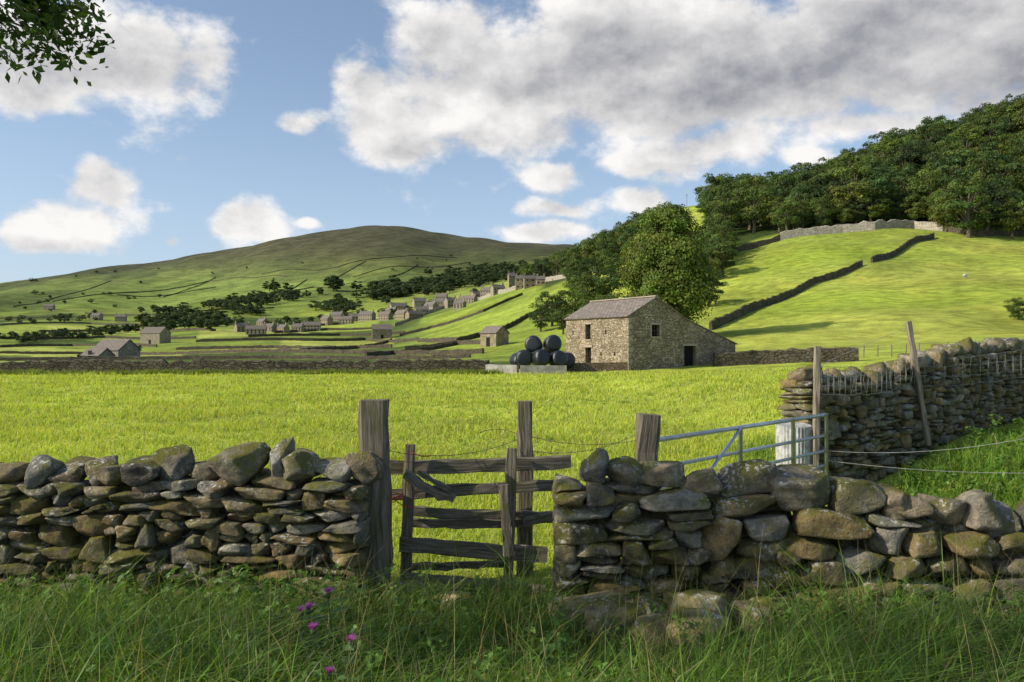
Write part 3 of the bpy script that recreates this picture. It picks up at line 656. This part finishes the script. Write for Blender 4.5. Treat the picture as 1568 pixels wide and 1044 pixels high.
# ribbed drum
n=64; V=[];c0=at(1215,650,12.1)
for z in (c0[2]-1.25,c0[2]-.6,c0[2]):
    for k in range(n): aa=k/n*6.283; r_=.25+.012*(k%2); V.append((c0[0]+r_*math.cos(aa),c0[1]+r_*math.sin(aa),z+.02*math.sin(aa)))
q=[[j*n+k,j*n+(k+1)%n,(j+1)*n+(k+1)%n,(j+1)*n+k] for j in range(2) for k in range(n)]
build('galvanised_drum',[dict(v=np.array(V),f=[q,[list(range(2*n,3*n))]])],[mat_plain('dull_zinc',(0.42,0.42,0.40),0.6,0.2,0.35,10)],False)
p0=at(1247,735,11.9);p1=at(1252,530,11.9); build('fence_post',[beam(p0-[0,0,.4],p1,.085,.085,8,.005)],[mat_wood('pale_timber',(0.16,0.13,0.09),(0.36,0.31,0.23),.2)])
pale=bpy.data.materials['pale_timber']
q0=at(1421,655,13.9);q1=at(1391,492,13.9); build('fence_post',[beam(q0-[0,0,.3],q1,.085,.085,8,.005)],[pale])
WL=[]
for dy in (0,14,28,42):
    WL.append(sag(at(1250,560+dy,11.9),at(1400,548+dy,13.9),.08,20,.012)); WL.append(sag(at(1400,548+dy,13.9),at(1640,520+dy,17.3),.1,20,.015))
for k in range(40):
    t=k/39; a=WL[0][min(19,int(t*19))]; b=WL[6][min(19,int(t*19))]; WL.append(np.array([a,(a+b)/2+rng.normal(0,.02,3),b]))
for k in range(44):
    t=k/43; a=WL[1][min(19,int(t*19))]; b=WL[7][min(19,int(t*19))]; WL.append(np.array([a,(a+b)/2+rng.normal(0,.02,3),b]))
WL.append(sag(at(1268,690,10.8),at(1600,665,9.5),.1)); WL.append(sag(at(1268,705,10.8),at(1600,724,9.5),.05));WL.append(sag(at(1395,500,13.9),at(1254,560,11.9),-.02))
wires('stock_wire_fence',WL,.003,mat_plain('dull_wire',(.36,.36,.34),.6,.4))
# hill-foot fence
pr=[];tops=[]
for k in range(34):
    t=k/33; x=20+45*t; y=80-2*t; z=float(hgt(x,y)); pr.append(beam((x,y,z-.2),(x+rng.normal(0,.04),y,z+1.2+rng.normal(0,.05)),.12,.12,2,.004)); tops.append((x,y,z))
tops=np.array(tops); pr+= [tube(tops+[0,0,zz],.012,4) for zz in (.4,.75,1.1)]
build('post_and_wire_fence',pr,[pale])
for px,py,hp in [(1052,314,20),(863,382,11)]:
    p=sight(px,py+3,150); s=p[1]/F
    build('telegraph_pole',[tube([p-[0,0,1],p+[0,0,hp*s]],.16,6),tube([p+[-1.2,0,hp*s*.93],p+[1.2,0,hp*s*.93]],.1,5)],[MW])
# sheep
def sheep(p,s,rot):
    B,Fq=cubesphere(8); B=B/np.linalg.norm(B,axis=1,keepdims=True)
    nzz=1+0.06*np.sin(B[:,0]*17)*np.sin(B[:,1]*15)*np.sin(B[:,2]*16)
    body=B*nzz[:,None]*np.array([.58,.27,.31])+[0,0,.62]; body[:,2]+=0.04*B[:,0]
    W=A(.62,.58,.5); K=A(.5,.46,.38)
    pr=[dict(v=body,f=[Fq],t=W),dict(v=B*np.array([.17,.09,.1])+[.72,0,.84],f=[Fq],t=K),tube([(.45,0,.72),(.68,0,.85)],[.17,.1],8,0,W)]
    for y in (-.07,.07): pr.append(dict(v=B*np.array([.03,.09,.03])+[.62,y*1.9,.9],f=[Fq],t=K))
    for x,k in ((.36,-.03),(-.38,.05)):
        for y in (-.14,.14): pr.append(tube([(x,y,.5),(x+k,y,.27),(x,y,0)],[.085,.045,.035],7,0,K))
    pr.append(tube([(-.55,0,.72),(-.63,0,.5)],[.06,.03],6,0,W))
    m,nt,out,tc=newmat('fleece'); principled(nt,out,attr(nt).outputs['Color'],.95,noise(nt,tc,12,3),.6,.05)
    o=build('sheep',pr,[m],True); o.location=p; o.rotation_euler=(0,0,rot); o.scale=(s,s,s)
sheep(sight(1478,427),1.3,.6)
# ------------------------------------------------------------------ grass
MG=mat_leaf('grass_blades',0.38,0.5)
def blades(P,H,Wd,lean,tint,levels,r,wind=(0,0)):
    n=len(P); an=r.uniform(0,6.283,n); wd=np.stack([np.cos(an),np.sin(an),0*an],1)
    ba=r.uniform(0,6.283,n); bd=np.stack([np.cos(ba)+wind[0],np.sin(ba)+wind[1],0*ba],1)
    vs=[];ts=[]
    for k in range(levels+1):
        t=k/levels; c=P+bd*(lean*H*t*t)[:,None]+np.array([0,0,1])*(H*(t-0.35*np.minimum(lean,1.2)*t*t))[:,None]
        tt=tint*(0.72+0.4*t)  # darker base: natural blade tone plus painted self-shading
        if k<levels:
            w=(Wd*(1-t)**0.6)[:,None]*0.5; vs+= [c-wd*w,c+wd*w]; ts+=[tt,tt]
        else: vs.append(c); ts.append(tt)
    nv=2*levels+1; V=np.stack(vs,1).reshape(-1,3);T=np.stack(ts,1).reshape(-1,3)
    o=(np.arange(n)*nv)[:,None]
    q=np.concatenate([o+np.array([2*k,2*k+1,2*k+3,2*k+2]) for k in range(levels-1)]) if levels>1 else np.zeros((0,4),int)
    tr=o+np.array([2*levels-2,2*levels-1,2*levels])
    return dict(v=V,f=[q,tr],t=T)
def gcol(n,r,base,var=.3,dry=.08):
    c=base*r.uniform(1-var,1+var,(n,1))*np.stack([r.uniform(.85,1.2,n),np.ones(n),r.uniform(.7,1.2,n)],1)
    d=r.random(n)<dry; c[d]=A(.42,.37,.18)*r.uniform(.7,1.1,(d.sum(),1)); return c
r=np.random.default_rng(5)
nc_=8600; cx=r.uniform(-6.5,7,nc_); cy=r.uniform(1.9,7.3,nc_)
per=13; cs=np.repeat(r.uniform(.03,.11,nc_),per); X0=np.repeat(cx,per)+r.normal(0,1,nc_*per)*cs; Y0=np.repeat(cy,per)+r.normal(0,1,nc_*per)*cs
dens=vn(X0,Y0,1.4)
ok=~((Y0>6.5)&(X0>.3)) | (Y0<6.75); ok&=(Y0<7.35)
fs=((X0>.45)&(X0<2.1)&(Y0>5.75)&(r.random(len(X0))<.6)); ok&=~fs
X0,Y0,dens=X0[ok],Y0[ok],dens[ok]; n=len(X0); cl_h=np.repeat(r.uniform(.4,1.0,nc_)+.9*(r.random(nc_)<.25),per)[ok]; cl_c=np.repeat(r.uniform(0,1,nc_),per)[ok]
H0=(.15+.36*dens)*cl_h*r.uniform(.5,1.25,n); H0*=np.interp(Y0,[2,3.2,6,7.3],[.7,.9,1.05,.95])
P0=np.stack([X0,Y0,hgt(X0,Y0)-.02],1)
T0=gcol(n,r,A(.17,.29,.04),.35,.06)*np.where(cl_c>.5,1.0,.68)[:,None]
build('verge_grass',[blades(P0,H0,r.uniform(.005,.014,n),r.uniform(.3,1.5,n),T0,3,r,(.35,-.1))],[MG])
# seed stems
n=1300; X0=r.uniform(-5.5,6,n);Y0=r.uniform(3.0,6.9,n); P0=np.stack([X0,Y0,hgt(X0,Y0)],1); H0=r.uniform(.45,.95,n)
st=blades(P0,H0,np.full(n,.0045),r.uniform(.1,.7,n),gcol(n,r,A(.36,.32,.14),.2,.4),3,r)
build('seeding_grass_stems',[st],[MG])
# field grass
n=190000; Y0=np.exp(r.uniform(math.log(8.2),math.log(70),n)); X0=(r.uniform(-.78,.72,n))*(Y0+2)
ok=~((X0>4.2)&(Y0<12.5+(X0-4.4)*.72+.6)&(Y0>12.5+(X0-4.4)*.6-1.0)&(X0>4.0)); X0,Y0=X0[ok],Y0[ok]; n=len(X0)
H0=(.05+.10*vn(X0,Y0,.9))*r.uniform(.5,1.3,n)*(1+Y0/45)
P0=np.stack([X0,Y0,hgt(X0,Y0)-.01],1)
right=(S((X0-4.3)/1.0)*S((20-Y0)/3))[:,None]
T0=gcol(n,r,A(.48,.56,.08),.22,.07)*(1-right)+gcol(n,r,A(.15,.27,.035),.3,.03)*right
H0*=1+1.2*right[:,0]
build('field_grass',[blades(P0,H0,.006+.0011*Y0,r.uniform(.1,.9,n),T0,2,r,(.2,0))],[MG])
nc_=1800; cy=np.exp(r.uniform(math.log(8.5),math.log(60),nc_)); cx=r.uniform(-.7,.66,nc_)*(cy+1); per=14
cy[:330]=r.normal(66.3,.5,330); cx[:330]=r.uniform(-46,-1,330)
X0=np.repeat(cx,per)+r.normal(0,.09,nc_*per)*(1+3*(np.repeat(cy,per)>63));Y0=np.repeat(cy,per)+r.normal(0,.09,nc_*per); n=len(X0)
P0=np.stack([X0,Y0,hgt(X0,Y0)-.01],1); right=(S((X0-4.3)/1.0)*S((20-Y0)/3))[:,None]
far_=(Y0>63)
H0=r.uniform(.12,.28,n)*np.where(far_,2.6,1)
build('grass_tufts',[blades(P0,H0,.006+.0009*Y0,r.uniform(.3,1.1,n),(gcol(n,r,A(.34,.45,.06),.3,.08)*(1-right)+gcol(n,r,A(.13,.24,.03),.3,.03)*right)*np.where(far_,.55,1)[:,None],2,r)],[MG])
# broad-leaved weeds
prs=[]
def weeds(n,xf,yf,hr,leaf,per,base):
    for _ in range(n):
        x=xf();y=yf(x); h=random.uniform(*hr); z=float(hgt(x,y)); k=per
        t=r.uniform(.1,1,k); an=r.uniform(0,6.28,k); rad=(1-t*.6)*h*.45*r.uniform(.3,1,k)
        C=np.stack([x+rad*np.cos(an),y+rad*np.sin(an),z+t*h],1); Nn=np.stack([np.cos(an)*.4,np.sin(an)*.4,np.ones(k)],1)
        g_=base*random.uniform(.7,1.3); prs.append(leafcards(C,Nn,leaf*random.uniform(.7,1.3),g_*r.uniform(.7,1.3,(k,1)),r,0,.6))
weeds(140,lambda:random.uniform(-6,0),lambda x:7.05-abs(random.gauss(0,.35)),(.12,.48),.06,34,A(.12,.22,.04))
weeds(80,lambda:random.uniform(2.0,5.5),lambda x:6.25-abs(random.gauss(0,.35)),(.14,.44),.06,32,A(.12,.20,.04))
weeds(300,lambda:random.uniform(-4.5,5),lambda x:random.uniform(3.2,6.5),(.12,.38),.055,28,A(.13,.24,.045))
weeds(110,lambda:random.uniform(6,14),lambda x:12+.75*(x-4.4)-random.uniform(.8,3),(.2,.5),.09,34,A(.11,.20,.03))
weeds(60,lambda:random.uniform(4.6,9),lambda x:random.uniform(7.4,11),(.2,.5),.08,34,A(.11,.20,.03))
build('nettles_and_docks',prs,[MG])
# thistles
MTH=mat_leaf('thistle_flower',.2)
for px,py,d in [(503,907,5.3),(473,931,5.0),(538,981,4.6),(207,1024,4.6),(505,1030,4.2),(480,962,4.8),(462,936,5.1)]:
    c=at(px,py,d); z=float(hgt(c[0],c[1])); pr=[tube([(c[0]+.05,c[1],z),(c[0]+.02,c[1],(z+c[2])/2),tuple(c-[0,0,.02])],[.006,.005,.004],5,0,A(.09,.15,.05))]
    B,Fq=cubesphere(4); B=B/np.linalg.norm(B,axis=1,keepdims=True); pr.append(dict(v=B*np.array([.018,.018,.022])+c-[0,0,.015],f=[Fq],t=A(.08,.12,.05)))
    k=140; an=r.uniform(0,6.28,k); P0=np.tile(c-[0,0,.004],(k,1))+np.stack([np.cos(an),np.sin(an),0*an],1)*.009
    pr.append(blades(P0,r.uniform(.035,.055,k),np.full(k,.005),r.uniform(.3,1.0,k),np.tile(A(.58,.10,.55),(k,1))*r.uniform(.7,1.3,(k,1)),2,r))
    t=np.linspace(.1,.9,12); an=r.uniform(0,6.28,12); C=np.stack([c[0]+.03+.05*np.cos(an),c[1]+.05*np.sin(an),z+t*(c[2]-z)],1)
    pr.append(leafcards(C,np.stack([np.cos(an)*.3,np.sin(an)*.3,np.ones(12)],1),.12,np.tile(A(.12,.19,.07),(12,1)),r,0,.25))
    build('purple_thistle',pr,[MTH])
# ------------------------------------------------------------------ overhanging tree (left, beside camera)
r=np.random.default_rng(11); pr=[]; T0_=A(-8.6,3.7,0)
pr.append(tube([T0_,T0_+[.1,0,2],T0_+[0,.2,4],T0_+[.3,0,6.5],T0_+[.2,.1,8.5]],[.38,.3,.26,.18,.06],12,0))
clumps=[]
while len(clumps)<34:
    d=r.normal(size=3);d/=np.linalg.norm(d);q=T0_+[.2,-.7,7.2]+d*r.uniform(.3,1)**.5*np.array([3.6,2.6,2.7]); clumps.append(q)
for k,q in enumerate(clumps):
    if k%3==0: pr.append(tube([T0_+[.1,0,r.uniform(3.5,6)],(T0_+[.1,0,5.5]+q)/2+[0,0,.3],q],[.1,.06,.02],6,0))
    d=r.normal(size=(80,3));d/=np.linalg.norm(d,axis=1,keepdims=True); P=q+d*r.uniform(.2,.75,(80,1)); pr.append(leafcards(P,d,.17,A(.07,.12,.02)*r.uniform(.7,1.3,(80,1)),r,1,.6))
br=[T0_+[.2,.1,5.2],A(-6.6,5.2,6.0),A(-4.9,6.0,5.75),A(-4.0,6.1,5.2),A(-3.55,6.1,4.85)]
pr.append(tube(br,[.09,.06,.035,.018,.006],7,0))
tw=[]
def twig(a,b):
    a=np.array(a);b=np.array(b);m_=(a+b)/2+[0,0,.08]; pr.append(tube([a,m_,b],[.012,.008,.003],5,0)); tw.append((a,m_,b))
ends=[(20,95),(60,95),(85,70),(110,100),(128,82),(120,40),(150,48),(160,30),(95,20),(70,30),(40,40),(10,50),(150,70),(30,10),(-20,60),(-30,100),(65,60),(140,10),(-40,20),(90,-30),(130,-40),(30,-30),(50,15),(5,20),(0,80),(100,60),(80,5),(20,-5)]
for e in ends:
    b=at(e[0],e[1],6+r.normal(0,.25)); a=np.array(br[2]) if e[0]<50 else np.array(br[3]); a=a+r.normal(0,.12,3); twig(a,b)
CL=[]
for a,m_,b in tw:
    for k in range(70):
        t=r.uniform(.3,1.03); p=(1-t)**2*a+2*t*(1-t)*m_+t*t*b; CL.append(p+r.normal(0,.055,3)+[0,0,-.03])
CL=np.array(CL); pr.append(leafcards(CL,r.normal(size=CL.shape)+[0,0,1],.082,A(.07,.12,.022)*r.uniform(.6,1.5,(len(CL),1)),r,1,.5))
build('overhanging_tree',pr,[MBARK,MLEAF])
# ------------------------------------------------------------------ sun, sky, clouds
el=math.radians(33); az=math.radians(-105)
sd=Vector((math.sin(az)*math.cos(el),math.cos(az)*math.cos(el),math.sin(el)))
L=bpy.data.lights.new('sun','SUN'); L.energy=5.0; L.angle=math.radians(.5); L.color=(1.0,.92,.78)
lo=bpy.data.objects.new('sun',L); lo.rotation_euler=(-sd).to_track_quat('-Z','Y').to_euler(); lo.location=(-30,0,40); link(lo)
w=bpy.data.worlds.new('World'); scene.world=w; w.use_nodes=True; nt=w.node_tree; nt.nodes.clear()
out=nt.nodes.new('ShaderNodeOutputWorld'); bg=nd(nt,'ShaderNodeBackground',{'Strength':0.14}); nt.links.new(bg.outputs[0],out.inputs[0])
sky=nd(nt,'ShaderNodeTexSky',None,sky_type='NISHITA',sun_disc=False,sun_elevation=el,sun_rotation=az%(2*math.pi),altitude=200,air_density=1.0,dust_density=1.2,ozone_density=1.4)
dirv=nt.nodes.new('ShaderNodeTexCoord').outputs['Generated']
sx=nd(nt,'ShaderNodeSeparateXYZ',{0:dirv})
azn=M(nt,'ARCTAN2',sx.outputs[0],sx.outputs[1]); eln=M(nt,'ARCSINE',sx.outputs[2])
pv=nd(nt,'ShaderNodeCombineXYZ',{0:azn,1:eln,2:0.0}).outputs[0]
BL=[(130,70,270,95,1),(310,110,65,70,.85),(30,130,130,50,.9),
 (600,190,110,70,1),(560,120,80,60,.85),(750,140,210,120,1.1),(1000,80,300,130,1.2),(1300,70,320,115,1.2),(1550,50,280,120,1.2),(700,50,140,70,.95),(1120,150,250,70,1.1),
 (1090,222,165,46,1),(980,240,75,30,.9),(1340,190,130,32,.9),(1240,250,70,22,.75),(1500,150,130,40,.9),
 (840,268,60,30,.95),(770,280,40,12,.55),(850,315,66,20,.9),(980,305,80,30,.95),(830,355,90,28,1),
 (110,345,120,45,1),(145,290,58,52,1),(50,355,70,42,1),(380,340,72,46,1),(470,352,34,11,.8),(270,365,26,14,.75),(460,178,60,22,.8),(270,236,24,11,.5)]
v=pv
wv=VM(nt,'SUBTRACT',noise(nt,v,9.0,2,.55,1),(.5,.5,.5)).outputs[0]
vw=VM(nt,'ADD',v,VM(nt,'MULTIPLY',wv,(.09,.06,0)).outputs[0]).outputs[0]
acc=None
for px,py,rx,ry,wt in BL:
    b=(px-CX)/F; a_=math.atan(b); e_=math.atan((HY-py)/F*math.cos(a_))
    k=math.cos(a_)
    d=VM(nt,'MULTIPLY',VM(nt,'SUBTRACT',vw,(a_,e_,0)).outputs[0],(F/(rx*k*k*1.25),F/(ry*k*1.25),0)).outputs[0]
    l=VM(nt,'LENGTH',d).outputs['Value']; bl=rampv(nt,l,0.0,1.3,wt,0.0)
    acc=bl if acc is None else nd(nt,'ShaderNodeMath',{0:acc,1:bl,2:.3},operation='SMOOTH_MAX').outputs[0]
vs_=VM(nt,'MULTIPLY',v,(1,1.4,1)).outputs[0]
nz=noise(nt,vs_,10.0,9,.6); nz2=noise(nt,VM(nt,'ADD',vs_,(-.024,.036,0)).outputs[0],10.0,5,.58)
nlo=noise(nt,vs_,4.5,2,.5); nlo2=noise(nt,VM(nt,'ADD',vs_,(-.05,.07,0)).outputs[0],4.5,2,.5)
den=M(nt,'ADD',acc,M(nt,'MULTIPLY',M(nt,'SUBTRACT',nz,.5),1.75))
alpha=rampv(nt,den,.34,.76)
lit=M(nt,'ADD',.82,M(nt,'MULTIPLY',M(nt,'SUBTRACT',nz,nz2),1.4))
lit=M(nt,'ADD',lit,M(nt,'MULTIPLY',M(nt,'SUBTRACT',nlo,nlo2),.9))
lit=M(nt,'SUBTRACT',lit,M(nt,'MULTIPLY',rampv(nt,acc,.55,1.15),.16))
GB=[(1150,95,520,80,.50),(1480,110,330,70,.52),(60,85,220,55,.42),(860,185,130,36,.28),(1080,248,150,12,.2),(110,378,110,14,.22),(700,225,160,22,.2)]
ga=None
for px,py,rx,ry,wt in GB:
    b=(px-CX)/F; a_=math.atan(b); e_=math.atan((HY-py)/F*math.cos(a_))
    l=VM(nt,'LENGTH',VM(nt,'MULTIPLY',VM(nt,'SUBTRACT',vw,(a_,e_,0)).outputs[0],(F/rx,F/ry,0)).outputs[0]).outputs['Value']
    bl=rampv(nt,l,0.1,1.35,wt,0); ga=bl if ga is None else M(nt,'MAXIMUM',ga,bl)
lit=M(nt,'SUBTRACT',lit,ga)
litc=rampv(nt,lit,0.0,.95,0,1,False)
K=1/0.14
cc=mixc(nt,litc,(.33*K,.34*K,.375*K),(.98*K,.96*K,.94*K))
skyc=mixc(nt,rampv(nt,eln,0.0,.38,.55,0.16),sky.outputs[0],(.55*K,.71*K,.95*K))
fin=mixc(nt,alpha,skyc,cc)
nt.links.new(fin,bg.inputs[0])
# ------------------------------------------------------------------ camera
cam=bpy.data.cameras.new('camera'); cam.sensor_width=36; cam.lens=F/1568*36; cam.clip_end=12000; cam.clip_start=.05
co=bpy.data.objects.new('camera',cam); co.location=(0,0,EYE); co.rotation_euler=(math.radians(90+.376),0,0); link(co); scene.camera=co
print('done')
